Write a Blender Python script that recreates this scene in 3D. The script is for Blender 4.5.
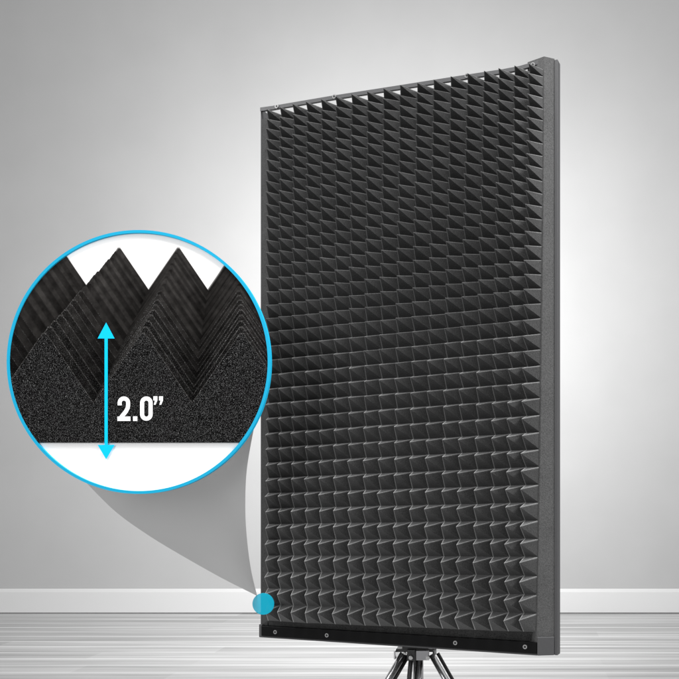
import bpy, math, random
from mathutils import Vector
random.seed(7)
sc = bpy.context.scene
for o in list(bpy.data.objects): bpy.data.objects.remove(o)
C = sc.collection
EYE = 1.0                      # eye height in metres

# ---------------------------------------------------------------- camera
cam = bpy.data.cameras.new('camera'); co = bpy.data.objects.new('camera', cam); C.objects.link(co)
co.location = (0, 0, EYE); co.rotation_euler = (math.pi/2, 0, 0)
cam.sensor_width = 36; cam.lens = 800/679*36
cam.shift_x = (339.5-520)/679; cam.shift_y = (492-339.5)/679
cam.clip_start = .05; cam.clip_end = 100
sc.camera = co
# ---------------------------------------------------------------- world and exposure
w = bpy.data.worlds.new('World'); sc.world = w; w.use_nodes = True
w.node_tree.nodes['Background'].inputs[0].default_value = (1, 1, 1, 1)
w.node_tree.nodes['Background'].inputs[1].default_value = .55
sc.view_settings.view_transform = 'Standard'; sc.view_settings.look = 'None'
sc.view_settings.exposure = 0; sc.view_settings.gamma = 1
# ---------------------------------------------------------------- studio lamps
def area(name, loc, target, size, power, size_y=None, spread=180):
    l = bpy.data.lights.new(name, 'AREA'); l.energy = power; l.size = size
    l.shape = 'RECTANGLE'; l.size_y = size_y or size; l.spread = math.radians(spread)
    o = bpy.data.objects.new(name, l); C.objects.link(o); o.location = loc
    o.rotation_euler = (Vector(target)-Vector(loc)).to_track_quat('-Z', 'Y').to_euler()
    return o
PC = Vector((-.27, 1.7, 1.27))                                        # middle of the panel
area('key_softbox', (2.6, .7, 3.0), PC, 1.0, 34, spread=80)
area('top_softbox', (-.3, .9, 3.6), (-.3, 1.5, 1.0), 1.2, 34, .8, spread=90)
area('left_softbox', (-2.8, 1.3, 2.6), PC, .9, 14, 1.6, spread=80)
area('front_fill', (-1.2, -2.4, 1.9), (-.6, 1.6, 1.2), 1.6, 12, spread=90)
area('added_background_lamp', (-.88, 3.65, 2.55), (-.88, 6.6, 2.55), .5, 202)   # unseen lamp added behind the panel to make the wall's bright centre

# ---------------------------------------------------------------- node helpers
def mat(name):
    m = bpy.data.materials.new(name); m.use_nodes = True
    return m, m.node_tree.nodes, m.node_tree.links, m.node_tree.nodes['Principled BSDF']
def g(v): return (v, v, v, 1)
def coords(N, L, scale, kind='Object'):
    t = N.new('ShaderNodeTexCoord'); mp = N.new('ShaderNodeMapping'); mp.inputs['Scale'].default_value = scale
    L.new(t.outputs[kind], mp.inputs[0]); return mp
def noise(N, L, vec, scale, detail=2, rough=.5):
    n = N.new('ShaderNodeTexNoise'); n.inputs['Scale'].default_value = scale
    n.inputs['Detail'].default_value = detail; n.inputs['Roughness'].default_value = rough
    L.new(vec.outputs[0], n.inputs['Vector']); return n
def ramp(N, L, src, stops):
    r = N.new('ShaderNodeValToRGB'); e = r.color_ramp.elements
    while len(e) < len(stops): e.new(.5)
    for k, (p, c) in enumerate(stops):
        e[k].position = p; e[k].color = c if len(c) == 4 else (*c, 1)
    L.new(src, r.inputs[0]); return r
def bump(N, L, src, b, strength, dist):
    k = N.new('ShaderNodeBump'); k.inputs['Strength'].default_value = strength; k.inputs['Distance'].default_value = dist
    L.new(src, k.inputs['Height']); L.new(k.outputs[0], b.inputs['Normal'])

def plain(name, col, rough=.5, metal=0, bump_scale=None, bs=.2, spec=.5):
    m, N, L, b = mat(name)
    b.inputs['Base Color'].default_value = (*col, 1) if len(col) == 3 else col
    b.inputs['Roughness'].default_value = rough; b.inputs['Metallic'].default_value = metal
    b.inputs['Specular IOR Level'].default_value = spec
    if bump_scale:
        n = noise(N, L, coords(N, L, (1, 1, 1)), bump_scale, 3)
        bump(N, L, n.outputs[0], b, bs, .0006)
        r = ramp(N, L, n.outputs[0], [(.3, g(max(0, rough-.12))), (.7, g(min(1, rough+.12)))])
        L.new(r.outputs[0], b.inputs['Roughness'])
    return m
def foam_material(name, lo, hi, sheen=.3):
    m, N, L, b = mat(name)
    c = coords(N, L, (1, 1, 1))
    n1 = noise(N, L, c, 420, 2, .7); n2 = noise(N, L, c, 9, 3, .6)
    mix = N.new('ShaderNodeMath'); mix.operation = 'MULTIPLY_ADD'; mix.inputs[1].default_value = .35
    L.new(n2.outputs[0], mix.inputs[0]); L.new(n1.outputs[0], mix.inputs[2])
    r = ramp(N, L, mix.outputs[0], [(.45, g(lo)), (.85, g(hi))])
    L.new(r.outputs[0], b.inputs['Base Color'])
    b.inputs['Roughness'].default_value = .95; b.inputs['Specular IOR Level'].default_value = .15
    b.inputs['Sheen Weight'].default_value = sheen; b.inputs['Sheen Roughness'].default_value = .45
    bump(N, L, n1.outputs[0], b, .5, .0012)
    return m
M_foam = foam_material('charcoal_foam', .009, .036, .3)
M_side = foam_material('lit_foam_side', .037, .078, .3)  # paler copy of the foam; stronger light on this side put into the colour
M_ridge = foam_material('fuzz_ridge_highlight', .045, .11, .9)  # fuzzy sheen, plus edge highlights painted in as a paler base colour
M_frame = plain('dark_grey_powder_coat', (.045, .045, .047), .5, 0, 900, .3)
M_bar = plain('black_gloss_bar', (.004, .004, .0042), .35, spec=.12)
M_screw = plain('zinc_screw', (.62, .62, .62), .25, 1)
M_chrome = plain('chrome', (.85, .85, .86), .2, 1)
M_black = plain('black_plastic', (.012, .012, .012), .35, 0, 400, .15)
M_steel = plain('brushed_steel', (.34, .34, .35), .3, 1)

# ---------------------------------------------------------------- mesh helpers
def obj(name, verts, faces, m, parent=None, loc=None, smooth=False):
    me = bpy.data.meshes.new(name); me.from_pydata([tuple(v) for v in verts], [], faces); me.update()
    if smooth:
        for p in me.polygons: p.use_smooth = True
    o = bpy.data.objects.new(name, me); C.objects.link(o); me.materials.append(m)
    if parent: o.parent = parent
    if loc: o.location = loc
    return o
def bevel(o, wd, seg=2):
    b = o.modifiers.new('bevel', 'BEVEL'); b.width = wd; b.segments = seg; b.limit_method = 'ANGLE'
    return o
def hexa(p):      # 8 points: bottom loop then top loop
    return p, [(3,2,1,0), (4,5,6,7), (0,1,5,4), (1,2,6,5), (2,3,7,6), (3,0,4,7)]
def box(a, b): 
    x0,y0,z0 = a; x1,y1,z1 = b
    return hexa([(x0,y0,z0),(x1,y0,z0),(x1,y1,z0),(x0,y1,z0),(x0,y0,z1),(x1,y0,z1),(x1,y1,z1),(x0,y1,z1)])
def join(parts):
    V, F = [], []
    for v, f in parts:
        n = len(V); V += [tuple(q) for q in v]; F += [tuple(i+n for i in q) for q in f]
    return V, F
def tube(p, q, r, r2=None, n=24, caps=True):
    p, q = Vector(p), Vector(q); r2 = r if r2 is None else r2
    d = (q-p).normalized(); a = d.orthogonal().normalized(); b = d.cross(a)
    V = [p+(a*math.cos(t)+b*math.sin(t))*r for t in [2*math.pi*k/n for k in range(n)]]
    V += [q+(a*math.cos(t)+b*math.sin(t))*r2 for t in [2*math.pi*k/n for k in range(n)]]
    F = [(k, (k+1) % n, n+(k+1) % n, n+k) for k in range(n)]
    if caps: F += [tuple(reversed(range(n))), tuple(range(n, 2*n))]
    return V, F
def empty(name, loc, rz, label, cat, group=None):
    o = bpy.data.objects.new(name, None); C.objects.link(o); o.location = loc; o.rotation_euler = (0, 0, rz)
    o['label'] = label; o['category'] = cat; o.empty_display_size = .1
    if group: o['group'] = group
    return o

# ================================================================ SETTING
m, N, L, b = mat('painted_wall')
n = noise(N, L, coords(N, L, (1, 1, 1)), 2.2, 4); r = ramp(N, L, n.outputs[0], [(.3, g(.42)), (.7, g(.44))])
L.new(r.outputs[0], b.inputs['Base Color']); b.inputs['Roughness'].default_value = .9
n2 = noise(N, L, coords(N, L, (1, 1, 1)), 160, 3); bump(N, L, n2.outputs[0], b, .08, .002)
YW = 6.6
o = obj('wall', [(-14, YW, 0), (14, YW, 0), (14, YW, 9), (-14, YW, 9)], [(0, 1, 2, 3)], m); o['kind'] = 'structure'
m = plain('baseboard_paint', (.65, .65, .65), .45, 0, 60, .05)
v, f = [], []
prof = [(0, .008), (-.018, .008), (-.018, .176), (-.012, .196), (-.004, .2035), (0, .2035)]
for x in (-14, 14): v += [(x, YW-.002+a, z) for a, z in prof]
k = len(prof); f = [(i, i+1, k+i+1, k+i) for i in range(k-1)]
o = obj('baseboard', v, f, m); o['kind'] = 'structure'
# floor of whitewashed boards running across the picture
m, N, L, b = mat('whitewashed_boards')
tc = N.new('ShaderNodeTexCoord'); sep = N.new('ShaderNodeSeparateXYZ'); L.new(tc.outputs['Object'], sep.inputs[0])
wob = noise(N, L, coords(N, L, (.9, 2.0, 1)), 1.0, 2)
def mth(op, a, bv=None, c=None):
    k = N.new('ShaderNodeMath'); k.operation = op
    for i, q in enumerate((a, bv, c)):
        if q is None: continue
        if isinstance(q, (int, float)): k.inputs[i].default_value = q
        else: L.new(q, k.inputs[i])
    return k.outputs[0]
yy = mth('MULTIPLY_ADD', wob.outputs[0], .16, mth('MULTIPLY', sep.outputs['Y'], 5.4))
row = mth('FLOOR', yy); fr = mth('FRACT', yy)
wn = N.new('ShaderNodeTexWhiteNoise'); wn.noise_dimensions = '1D'; L.new(row, wn.inputs['W'])
xs = mth('MULTIPLY_ADD', wn.outputs['Value'], 7.3, mth('MULTIPLY', sep.outputs['X'], .42))
wn2 = N.new('ShaderNodeTexWhiteNoise'); wn2.noise_dimensions = '2D'
cb = N.new('ShaderNodeCombineXYZ'); L.new(mth('FLOOR', xs), cb.inputs[0]); L.new(row, cb.inputs[1]); L.new(cb.outputs[0], wn2.inputs['Vector'])
grain = noise(N, L, coords(N, L, (.35, 12, 1)), 1.6, 4, .6)
tone = mth('MULTIPLY_ADD', wn2.outputs['Value'], .09, .39)
tone = mth('MULTIPLY_ADD', mth('SUBTRACT', grain.outputs[0], .5), .62, tone)
light = mth('MULTIPLY', mth('SMOOTH_MAX', mth('SUBTRACT', mth('ABSOLUTE', mth('SUBTRACT', fr, .5)), .36), 0, .02), 1.7)
dark = mth('MULTIPLY', mth('LESS_THAN', fr, .07), -.12)
tone = mth('ADD', mth('ADD', tone, light), dark)
cc = N.new('ShaderNodeCombineColor'); [L.new(tone, cc.inputs[i]) for i in range(3)]
L.new(cc.outputs[0], b.inputs['Base Color']); b.inputs['Roughness'].default_value = .6; b.inputs['Specular IOR Level'].default_value = .3
bump(N, L, grain.outputs[0], b, .15, .004)
o = obj('floor', [(-14, -6, 0), (14, -6, 0), (14, YW, 0), (-14, YW, 0)], [(0, 1, 2, 3)], m); o['kind'] = 'structure'

# ================================================================ ACOUSTIC PANEL
# local axes: x along the width (right end is the near one), y towards the back, z up; front of the foam base at y = 0
RZ = -math.radians(18)
panel = empty('acoustic_panel', (-.2719, 1.7104, EYE-.3254), RZ,
    'tall charcoal pyramid foam sound panel in dark frame, raised on a chrome tripod', 'sound panel')
TIP_L = [1163,1142,1121,1099,1077,1054,1030,1006,982,956,931,904,877,850,822,793,764,735,705,674,643,612,580,548,516,483,450,417,383,349,315,280,245,210,174,137,101,63]
TIP_R = [1165,1145,1125,1104,1082,1060,1037,1014,990,966,941,916,890,864,837,809,781,752,723,693,663,632,601,569,537,504,470,436,402,367,331,296,259,223,186,148,111,73]
COL_T = [-281,-248,-215,-181,-145,-109,-72,-34,3,41,80,117,155,191,226,257,290,319]
COL_B = [-285,-254,-220,-186,-152,-117,-82,-47,-13,24,58,93,130,163,200,236,268,299]
NR, NC, HP = 38, 18, .050
def lean(v):
    pts = [(.10,.011),(.22,.0095),(.35,.009),(.52,.006),(.666,.003),(.775,.004),(.94,.005),(1.07,.0),(1.15,-.004)]
    if v <= pts[0][0]: return pts[0][1]
    for (a, p), (b_, q) in zip(pts, pts[1:]):
        if v <= b_: return p+(q-p)*(v-a)/(b_-a)
    return pts[-1][1]
def rowz(k, s):            # centre height of row k's base at width fraction s
    a, b_ = TIP_L[k]/1000, TIP_R[k]/1000
    z = a+(b_-a)*s
    return z-lean(z)
def bounds(s):
    c = [rowz(k, s) for k in range(NR)]
    out = [c[0]+.004]+[(c[k]+c[k+1])/2 for k in range(NR-1)]
    out.append(max(.0345, c[-1]-(c[-2]-c[-1])/2)); return out
FX0, FX1 = -.3152, .3235
def edge(z):               # where the foam points end at the near side, by height
    pts = [(0,.322),(.1,.3245),(.4,.330),(.85,.3362),(1.2,.3378)]
    for (a, p), (b_, q) in zip(pts, pts[1:]):
        if z <= b_: return p+(q-p)*max(0, z-a)/(b_-a)
    return pts[-1][1]
def colx(j, t):            # column boundaries follow the slightly stretched sheet
    c = []
    for q in range(NC):
        a = q/(NC-1); k = min(1, t/.35); k = k*k*(3-2*k)
        c.append((COL_T[q]+(COL_B[q]-COL_T[q])*t)/1000-((.0105-.0145*a)*(1-k)+(.0116-.0216*a)*k))
    e = [c[0]-(c[1]-c[0])/2]+[(c[q]+c[q+1])/2 for q in range(NC-1)]+[c[-1]+(c[-1]-c[-2])/2]
    return max(-.322, min(e[j], edge(1.18-1.13*t)-.0006))
V, F = [], []
def add(*ps):
    n = len(V); V.extend(tuple(p) for p in ps); F.append(tuple(range(n, n+len(ps))))
nodes = {}
for j in range(NC+1):
    bz = bounds(j/NC)
    for i in range(NR+1):
        x = colx(j, i/NR)
        nodes[i, j] = Vector((x+random.uniform(-.0006, .0006), random.uniform(-.0006, .0006), bz[i]+random.uniform(-.0005, .0005)))
E1, E2 = .068, .048
RIDGE = []
for i in range(NR):
    for j in range(NC):
        s = (j+.5)/NC; t = i/(NR-1)
        tx = (COL_T[j]+(COL_B[j]-COL_T[j])*t)/1000
        tz = (TIP_L[i]+(TIP_R[i]-TIP_L[i])*s)/1000
        T = Vector((tx+random.gauss(0, .0005), -HP+random.gauss(0, .0010), tz+random.gauss(0, .0006)))
        B = [nodes[i+1, j], nodes[i+1, j+1], nodes[i, j+1], nodes[i, j]]     # BL BR TR TL
        fac = []
        for q in range(4):
            b1, b2 = B[q], B[(q+1) % 4]; mid = (b1+b2)/2
            sag = (mid-T).cross(b2-b1).normalized()*.0
            fac.append((b1+(b2-b1)*E1, b2+(b1-b2)*E1, T+(mid-T)*E2))
            add(*fac[-1])
        r0 = len(F)
        for q in range(4):
            a, p = fac[q], fac[(q-1) % 4]
            nb = B[q]; tip = T+(nb-T)*(E2*.55)
            add(nb, a[0], a[2], tip); add(nb, tip, p[2], p[1])
        tc_ = [T+(B[q]-T)*(E2*.55) for q in range(4)]
        top = T+Vector((0, -.0002, 0))
        for q in range(4):
            add(tc_[q], fac[q][2], top); add(fac[q][2], tc_[(q+1) % 4], top)
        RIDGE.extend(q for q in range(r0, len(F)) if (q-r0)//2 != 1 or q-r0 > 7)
# flat margins and sides of the foam sheet
D = .018
XL, XR = -.3325, .3245
zt = [nodes[0, j] for j in range(NC+1)]; zb_ = [nodes[NR, j] for j in range(NC+1)]
for j in range(NC):
    a, b_ = zt[j], zt[j+1]; add(a, b_, b_+Vector((0, D, .001)), a+Vector((0, D, .001)))
    a, b_ = zb_[j], zb_[j+1]
    add(Vector((a.x, .002, .024)), Vector((b_.x, .002, .024)), b_, a)
for i in range(NR):      # left margin and right side wall
    a, b_ = nodes[i, 0], nodes[i+1, 0]
    add(Vector((XL, .003, b_.z)), b_, a, Vector((XL, .003, a.z)))
    add(Vector((XL, D, b_.z)), Vector((XL, .003, b_.z)), Vector((XL, .003, a.z)), Vector((XL, D, a.z)))
def side(z):             # foam side bulges a little more towards the foot
    return edge(z)+.0002, .3555
zs = [1.1978]+[nodes[i, NC].z for i in range(NR+1)]+[.022]
foamV, foamF = V, F; V, F = [], []
for i in range(len(zs)-1):
    z0, z1 = zs[i+1], zs[i]
    (p0, q0), (p1, q1) = side(z0), side(z1)
    lip0, lip1 = Vector((p0, -.004, z0)), Vector((p1, -.004, z1))
    m0, m1 = Vector(((p0+q0)/2, .0035, z0)), Vector(((p1+q1)/2, .0035, z1))
    r0, r1 = Vector((q0, .011, z0)), Vector((q1, .011, z1))
    add(lip0, m0, m1, lip1); add(m0, r0, r1, m1)
    n0, n1 = Vector((.300, .0065, z0)), Vector((.300, .0065, z1))
    add(n0, lip0, lip1, n1)
add(Vector((side(1.2)[0], -.004, 1.1978)), Vector(((side(1.2)[0]+side(1.2)[1])/2, .0035, 1.1978)), Vector((side(1.2)[1], .011, 1.1978)), Vector((side(1.2)[0], .011, 1.1978)))
sideV, sideF = V, F; V, F = foamV, foamF
add(Vector((XL, .003, .024)), Vector((XL, .003, nodes[NR, 0].z)), nodes[NR, 0], Vector((FX0, .002, .024)))
import bmesh
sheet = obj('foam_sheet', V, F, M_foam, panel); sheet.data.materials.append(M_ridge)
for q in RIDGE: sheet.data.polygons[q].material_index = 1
for foam in (sheet, obj('foam_side', sideV, sideF, M_side, panel)):
    bm = bmesh.new(); bm.from_mesh(foam.data); bmesh.ops.remove_doubles(bm, verts=bm.verts, dist=1e-5)
    bmesh.ops.recalc_face_normals(bm, faces=bm.faces); bm.to_mesh(foam.data); bm.free()

# frame behind and around the foam
fv, ff = join([box((-.3345, .003, .0), (-.3327, .030, 1.1955)),                    # left side plate
               box((.3556, .0098, -.003), (.3622, .030, 1.1955)),                 # right rail
               box((-.3327, .0187, .0), (.3555, .030, .024))])
bevel(obj('frame', fv, ff, M_frame, panel), .0012)
obj('back_board', *box((-.3325, .0183, .0245), (.3555, .0285, 1.150)), M_black, panel)
bevel(obj('bottom_bar', *box((-.3265, -.006, .0005), (.3235, .0015, .0235)), M_bar, panel), .0012)
bevel(obj('bottom_lip', *box((-.3327, -.003, -.0035), (.3235, .018, .0)), M_frame, panel), .0008)
bevel(obj('corner_block', *hexa([(.3242,-.0065,-.003),(.3552,.0085,-.003),(.3552,.018,-.003),(.3242,.018,-.003),
                           (.3242,-.0065,.034),(.3552,.0085,.034),(.3552,.018,.034),(.3242,.018,.034)]), M_frame, panel), .0012)
bevel(obj('corner_block', *box((-.3343, -.0035, -.003), (-.3268, .0025, .026)), M_frame, panel), .001)
pts = [(-.3335, 1.1965), (-.30, 1.1955), (-.15, 1.195), (0, 1.1925), (.17, 1.190), (.25, 1.1885), (.285, 1.189), (.315, 1.1925), (.3375, 1.1975)]
vv, fc = [], []
for (x, z) in pts:
    vv += [(x, .0, z-.0075), (x, .006, z-.0075), (x, .006, z+.0005), (x, .0, z+.0005)]
for q in range(len(pts)-1):
    a = q*4
    fc += [(a+e, a+(e+1) % 4, a+4+(e+1) % 4, a+4+e) for e in range(4)]
fc += [(3, 2, 1, 0), tuple(range(len(vv)-4, len(vv)))]
obj('top_bar', vv, fc, M_frame, panel)
def screw(x, z, y, r=.0052):
    V, F = join([tube((0, .002, 0), (0, -.0016, 0), r, r*.86, 20)])
    s = obj('screw', V, F, M_screw, panel, (x, y, z))
    hv, hf = tube((0, -.0015, 0), (0, -.0019, 0), r*.5, r*.5, 6)
    obj('socket', hv, hf, M_black, s)
for x, z in ((-.2888, .0115), (-.1568, .0115), (.147, .0125), (.2987, .0135)): screw(x, z, -.006)
for x, z in ((-.2888, 1.1925), (-.1418, 1.192), (.1704, 1.1875), (.3135, 1.1865)): screw(x, z, -.0005)

# ================================================================ TRIPOD
TX, TY = -.228, 1.745
TZ = EYE-.3375
tri = empty('tripod_stand', (TX, TY, 0), 0, 'chrome tripod with splayed legs and black hub under the foam panel', 'tripod')
def tp(name, parts, m, par=None, bev=None):
    v, f = join(parts); o = obj(name, v, f, m, par or tri)
    if bev: bevel(o, bev)
    else:
        for p in o.data.polygons: p.use_smooth = len(p.vertices) == 4
    return o
tp('mount_plate', [box((-.026, -.022, TZ-.0005), (.030, .022, TZ+.0042))], M_black, bev=.001)
tp('hub', [box((-.014, -.034, TZ-.024), (.004, .030, TZ-.001)), tube((0, 0, TZ-.03), (0, 0, TZ-.001), .016),
           box((-.040, -.020, TZ-.008), (.044, .020, TZ-.001))], M_black, bev=.0015)
tp('hinge_plate', [box((.006, -.037, TZ-.022), (.034, -.033, TZ-.002))], M_steel, bev=.001)
tp('hinge_plate', [box((-.042, -.034, TZ-.021), (-.0385, .02, TZ-.002))], M_chrome, bev=.001)
tp('hinge_plate', [box((.0405, -.030, TZ-.020), (.044, .02, TZ-.003))], M_black, bev=.001)
tp('center_pole', [tube((.006, 0, .12), (.006, 0, TZ-.02), .0115), tube((.006, 0, .12), (.006, 0, .10), .013)], M_chrome)
legs = [((-.024, -.012, TZ-.012), (-.395, -.10, .012), .0080), ((.036, -.012, TZ-.014), (.405, -.06, .012), .0068), ((-.006, -.020, TZ-.012), (-.02, -.42, .012), .0050)]
for a, b_, r in legs:
    a, b_ = Vector(a), Vector(b_)
    off = Vector((.0125, .012, 0))
    lg = tp('leg', [tube(a, b_, r), ], M_chrome)
    tp('brace_rod', [tube(a+off, a+(b_-a)*.75+off, r*.55)], M_black, lg)
    tp('rubber_foot', [tube(b_+(a-b_).normalized()*.05, b_, .011, .014)], M_black, lg)
for x, z in ((-.005, -.016), (.031, -.016)):
    tp('rivet', [tube((x, -.0375, TZ+z), (x, -.0415, TZ+z), .0052, .004, 20)], M_screw)
tp('rivet', [tube((-.020, -.021, TZ-.010), (-.020, -.0245, TZ-.010), .0035, .0025, 20)], M_screw)
for s in (-1, 1):
    a = Vector((.006, 0, .30))
    tp('spreader', [tube(a, (s*.27+.006, -.05, .2), .005)], M_steel)

# ================================================================ ROUND OVERLAY INSET, ADDED AS A SOLID DISC WITH THE FOAM PICTURE
ZS = 1.45; K = ZS/800
CX, CY, RAD = 139.7, 362.3, 130.2
inset = empty('round_inset', ((CX-520)*K, ZS, EYE-(CY-492)*K), 0,
    'white round overlay inset with cyan rim picturing a thick black foam wedge block, grey pointed tail', 'inset')
def P(x, y, lift=0): return ((x-CX)*K, -lift, -(y-CY)*K)
M_white = plain('white_gloss_board', (.93, .93, .93), .5)
M_cyan = plain('cyan_enamel', (.008, .32, .52), .5, spec=.1)
M_cyan2 = plain('bright_cyan_print', (.0, .50, .86), .6, spec=.1)
def circ(r, n=160): return [(CX+r*math.cos(2*math.pi*k/n), CY+r*math.sin(2*math.pi*k/n)) for k in range(n)]
n = 160
o = obj('board', [P(x, y, 0) for x, y in circ(RAD-.6)]+[P(x, y, -.004) for x, y in circ(RAD-.6)],
        [tuple(range(n)), tuple(reversed(range(n, 2*n)))]+[(k, n+k, n+(k+1) % n, (k+1) % n) for k in range(n)], M_white, inset)
ro, ri = circ(RAD+1.4), circ(RAD-1.5)
o = obj('rim', [P(x, y, .0042) for x, y in ro]+[P(x, y, .0042) for x, y in ri]+[P(x, y, -.0045) for x, y in ro]+[P(x, y, -.0045) for x, y in ri],
        [q for k in range(n) for q in ((k, (k+1) % n, n+(k+1) % n, n+k), (k, 2*n+k, 2*n+(k+1) % n, (k+1) % n), (n+k, n+(k+1) % n, 3*n+(k+1) % n, 3*n+k))], M_cyan, inset)
bm = bmesh.new(); bm.from_mesh(o.data); bmesh.ops.recalc_face_normals(bm, faces=bm.faces); bm.to_mesh(o.data); bm.free()
# printed foam: rows of teeth that run away to one point, each row a thin printed layer
clipper = circ(RAD-1.4, 96)
def clip(poly):
    out = poly
    for k in range(96):
        (ax, ay), (bx, by) = clipper[k], clipper[(k+1) % 96]
        def side_(p): return (bx-ax)*(p[1]-ay)-(by-ay)*(p[0]-ax)
        new = []
        for q in range(len(out)):
            p0, p1 = out[q-1], out[q]; s0, s1 = side_(p0), side_(p1)
            if (s0 >= 0) != (s1 >= 0):
                t = s0/(s0-s1); new.append((p0[0]+(p1[0]-p0[0])*t, p0[1]+(p1[1]-p0[1])*t))
            if s1 >= 0: new.append(p1)
        out = new
        if len(out) < 3: return None
    return out
def print_foam(name, base, speck, amount, scale=900, vary=0.35):
    m, N, L, b = mat(name)
    c = coords(N, L, (1, 1, 1)); n1 = noise(N, L, c, scale, 3, .75); n2 = noise(N, L, c, 60, 3, .6)
    r1 = ramp(N, L, n1.outputs[0], [(.54, (*base, 1)), (.63, (*[q+(speck-q)*amount*.45 for q in base], 1)), (.74, (*[q+(speck-q)*amount for q in base], 1))])
    r2 = ramp(N, L, n2.outputs[0], [(.3, g(1-vary)), (.7, g(1))])
    mx = N.new('ShaderNodeMix'); mx.data_type = 'RGBA'; mx.blend_type = 'MULTIPLY'; mx.inputs[0].default_value = 1
    L.new(r1.outputs[0], mx.inputs[6]); L.new(r2.outputs[0], mx.inputs[7]); L.new(mx.outputs[2], b.inputs['Base Color'])
    ink = N.new('ShaderNodeVertexColor'); ink.layer_name = 'ink'
    m2 = N.new('ShaderNodeMix'); m2.data_type = 'RGBA'; m2.blend_type = 'MULTIPLY'; m2.inputs[0].default_value = 1
    L.new(mx.outputs[2], m2.inputs[6]); L.new(ink.outputs[0], m2.inputs[7]); L.new(m2.outputs[2], b.inputs['Base Color'])
    b.inputs['Roughness'].default_value = .9; b.inputs['Specular IOR Level'].default_value = 0
    return m
VPX, VPY = 230, 122
PV, PF, PM, PI = [], [], [], []
KEY = {'s': 1, 'k': 0}
mats = []
def inkat(x, y):
    if KEY['k'] == 0: return 1
    u = (((x-VPX)/KEY['s']+VPX-144)/98.5+.5) % 1-.5
    side_d = .42 if u > 0 else .25
    return 1-(1-side_d)*min(1, abs(u)*2)
def layer(polys, lift, mi):
    for p in polys:
        p = clip(p)
        if p:
            n = len(PV); PV.extend(P(x, y, lift) for x, y in p); PI.extend(inkat(x, y) for x, y in p); PF.append(tuple(range(n, n+len(p)))); PM.append(mi)
def teeth(s, dx=0, dy=0, jit=0, half=None):
    q = []
    def T(x, y): return (VPX+(x-VPX)*s+dx, VPY+(y-VPY)*s+dy)
    for k in range(-4, 9):
        tipx = 144+98.5*k; vl, vr = tipx-49.5, tipx+49
        jx, jy = random.uniform(-jit, jit), random.uniform(-jit, jit)
        tl = (tipx-1.8+jx, 333.2+jy); tr = (tipx+1.8+jx, 333.2+jy); bot = 441.5
        if half in (None, 'l'): q.append([T(vl, 402.5), T(*tl), T(tl[0], bot), T(vl, bot)])
        if half == 'l': q.append([T(*tl), T(*tr), T(tr[0], bot), T(tl[0], bot)])
        if half is None: q.append([T(*tl), T(*tr), T(tr[0], bot), T(tl[0], bot)])
        if half in (None, 'r'): q.append([T(*tr), T(vr, 402.5), T(vr, bot), T(tr[0], bot)])
    return q
NL = 22
lift = .0004
for k in range(NL-1, -1, -1):
    s = 1/(1+.0316*k*(1 if k < 6 else 1))
    near = max(0, 1-k/8); far = min(1, k/11)
    warm = (1.0, .93, .88)
    e = .014+.010*far
    edge = tuple(e*2.1*(.55+.45*near+.0)*c for c in warm)
    alt = 1.3 if k % 2 else .75
    face = tuple(alt*e*(.35+.75*far)*c for c in warm)
    facer = tuple(alt*e*(.5+1.0*far)*c for c in warm)
    i0 = len(mats); jd = random.uniform(-.7, .7) if k else 0
    sc_ = 560*(1+.4*far)
    mats += [print_foam('printed_foam_edge', edge, .55, .25+.75*near if k < 9 else .05, sc_),
             print_foam('printed_foam_face', face, .42, .55*near if k < 9 else .01, sc_, .6),
             print_foam('printed_foam_flank', facer, .42, .55*near if k < 9 else .01, sc_, .6)]
    if k == 0:
        mats[-2] = print_foam('printed_foam_cut', (.0030, .0028, .0028), .45, .62, 760, .2)
        mats[-1] = mats[-2]
    KEY['s'], KEY['k'] = s, k
    if k == NL-1:                      # the far teeth are out of focus in the picture
        KEY['k'] = 0
        for dy_, tone_ in ((-2.0, .62), (-1.5, .4), (-1.0, .2), (-.5, .09)):
            mats.append(plain('printed_soft_edge', (tone_, tone_*.97, tone_*.95), .9, spec=0)); layer(teeth(s, 0, dy_), lift, len(mats)-1); lift += .00006
        KEY['k'] = k
    layer(teeth(s, jd, 0), lift, i0); lift += .00007
    th = (1.6*s if k < 11 else .9) if k else .9
    layer(teeth(s, jd, th+.4, 0, 'l'), lift, i0+1)
    layer(teeth(s, jd, th+.4, 0, 'r'), lift+.00003, i0+2); lift += .00007
me = bpy.data.meshes.new('foam_picture'); me.from_pydata(PV, [], PF)
at = me.color_attributes.new('ink', 'FLOAT_COLOR', 'POINT')
for q, c_ in enumerate(PI): at.data[q].color = (c_, c_, c_, 1)
for q in mats: me.materials.append(q)
for p, mi in zip(me.polygons, PM): p.material_index = mi
pic = bpy.data.objects.new('foam_picture', me); C.objects.link(pic); pic.parent = inset
bm = bmesh.new(); bm.from_mesh(me)
for fce in bm.faces:
    if fce.normal.y > 0: fce.normal_flip()
bm.to_mesh(me); bm.free()
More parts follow.
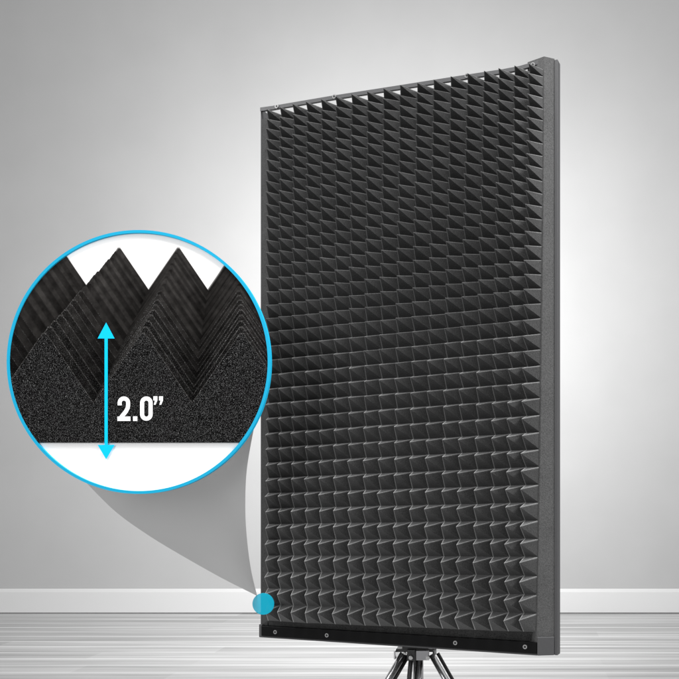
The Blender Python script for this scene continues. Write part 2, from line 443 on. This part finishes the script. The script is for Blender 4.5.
# measuring arrow and its number, printed on the inset
def flat(name, polys, m, l=.0048):
    V, F = [], []
    for p in polys:
        n = len(V); V.extend(P(x, y, l) for x, y in p); F.append(tuple(range(n, n+len(p))))
    o = obj(name, V, F, m, inset)
    bm = bmesh.new(); bm.from_mesh(o.data)
    for fce in bm.faces:
        fce.normal_update()
        if fce.normal.y > 0: fce.normal_flip()
    bm.to_mesh(o.data); bm.free(); return o
flat('double_arrow', [[(105.9, 339), (109.1, 339), (109.1, 445), (105.9, 445)],
                      [(107.5, 323), (116, 339), (99, 339)], [(107.5, 459.5), (116, 445), (99, 445)]], M_cyan2)
M_print = plain('white_print', (.95, .95, .95), .5)
def stroke(path, wd):
    q = []; h = wd/2
    n = len(path)
    nor = []
    for k in range(n):
        a = path[max(0, k-1)]; b_ = path[min(n-1, k+1)]
        dx, dy = b_[0]-a[0], b_[1]-a[1]; l = math.hypot(dx, dy); nor.append((-dy/l*h, dx/l*h))
    for k in range(n-1):
        (x0, y0), (x1, y1) = path[k], path[k+1]; (u0, v0), (u1, v1) = nor[k], nor[k+1]
        q.append([(x0+u0, y0+v0), (x1+u1, y1+v1), (x1-u1, y1-v1), (x0-u0, y0-v0)])
    return q
def arc(cx, cy, rx, ry, a0, a1, n=12):
    return [(cx+rx*math.cos(math.radians(a0+(a1-a0)*k/n)), cy+ry*math.sin(math.radians(a0+(a1-a0)*k/n))) for k in range(n+1)]
tw = 4.1
two_bar = [[(118.8, 416.8), (131.8, 416.8), (131.8, 421.2), (118.8, 421.2)]]
two = stroke([(121.0, 405.6), (121.0, 403)]+arc(125.2, 403, 4.2, 4.2, 180, 360, 14)+[(129.4, 405.5), (128.9, 408.5), (127, 412), (123.5, 416.2), (121.6, 419)], tw)
dot = [[(134.3, 416.6), (138.6, 416.6), (138.6, 421.2), (134.3, 421.2)]]
zero = stroke(arc(147.6, 403, 4.2, 4.2, 180, 360, 14)+arc(147.6, 414.7, 4.2, 4.2, 0, 180, 14)+[(143.4, 403), (143.4, 402.8)], tw)
quo = [[(x, 396.6), (x+4, 396.6), (x+4, 400.6), (x+2.2, 405.0), (x+.4, 405.0), (x+1.5, 400.8), (x, 400.8)] for x in (154.6, 160.2)]
flat('number_print', two+dot+zero+quo, M_print); flat('number_print', two_bar, M_print, .0051)
# tail: callout pointer, added as a bent grey sheet from the inset to its dot at the panel's corner
m, N, L, b = mat('satin_grey_sheet')
b.inputs['Base Color'].default_value = g(.40); b.inputs['Roughness'].default_value = .45; b.inputs['Metallic'].default_value = .3
M_tail = m
Lc = [(84.6, 481), (115.4, 511.5), (151, 537), (193, 562), (225.5, 580), (255.4, 595)]
Rc = [(254.5, 425), (247.0, 468), (245.3, 505), (246.8, 537), (251, 569.6), (257.2, 596)]
def samp(c, t):
    t *= len(c)-1; k = min(int(t), len(c)-2); u = t-k
    p = [c[max(0, k-1)], c[k], c[k+1], c[min(len(c)-1, k+2)]]
    return tuple(.5*(2*p[1][e]+(p[2][e]-p[0][e])*u+(2*p[0][e]-5*p[1][e]+4*p[2][e]-p[3][e])*u*u+(3*p[1][e]-p[0][e]-3*p[2][e]+p[3][e])*u**3) for e in (0, 1))
V, F = [], []; NU, NV = 24, 30
for side_k in (0, 1):
    for a in range(NV+1):
        t = a/NV; l, r = samp(Lc, t), samp(Rc, t)
        for c_ in range(NU+1):
            s = c_/NU; x = l[0]+(r[0]-l[0])*s; y = l[1]+(r[1]-l[1])*s
            Z = ZS+.13+(1.752-ZS-.13)*t**1.2 + (-.115*s**3)*(1-t)**.6 + side_k*.003
            V.append(((x-520)/800*Z-inset.location.x, Z-ZS, EYE-(y-492)/800*Z-inset.location.z))
st = NU+1; off = (NV+1)*st
for a in range(NV):
    for c_ in range(NU):
        q = (a*st+c_, a*st+c_+1, (a+1)*st+c_+1, (a+1)*st+c_)
        F.append(tuple(reversed(q))); F.append(tuple(i+off for i in q))
ring = [a*st for a in range(NV+1)]+[NV*st+c_ for c_ in range(1, NU+1)]+[a*st+NU for a in range(NV-1, -1, -1)]+[c_ for c_ in range(NU-1, 0, -1)]
for k in range(len(ring)):
    a, b_ = ring[k], ring[(k+1) % len(ring)]; F.append((a, b_, b_+off, a+off))
o = obj('tail', V, F, M_tail, inset, smooth=False)
bm = bmesh.new(); bm.from_mesh(o.data); bmesh.ops.remove_doubles(bm, verts=bm.verts, dist=1e-6); bmesh.ops.recalc_face_normals(bm, faces=bm.faces)
for fce in bm.faces: fce.smooth = True
for ed in bm.edges:
    if len(ed.link_faces) == 2 and ed.calc_face_angle(0) > .6: ed.smooth = False
bm.to_mesh(o.data); bm.free()
m, N, L, b = mat('translucent_cyan_plastic')
b.inputs['Specular IOR Level'].default_value = .1; b.inputs['Base Color'].default_value = (.005, .34, .48, 1); b.inputs['Roughness'].default_value = .3; b.inputs['Alpha'].default_value = .72
ZB = 1.750
bx, bz = (263.5-520)/800*ZB, EYE-(603.8-492)/800*ZB
v, f = tube((bx, ZB, bz), (bx, ZB-.002, bz), 10.8/800*ZB, None, 48)
v = [Vector(q)-inset.location for q in v]
o = obj('callout_dot', v, f, m, inset)
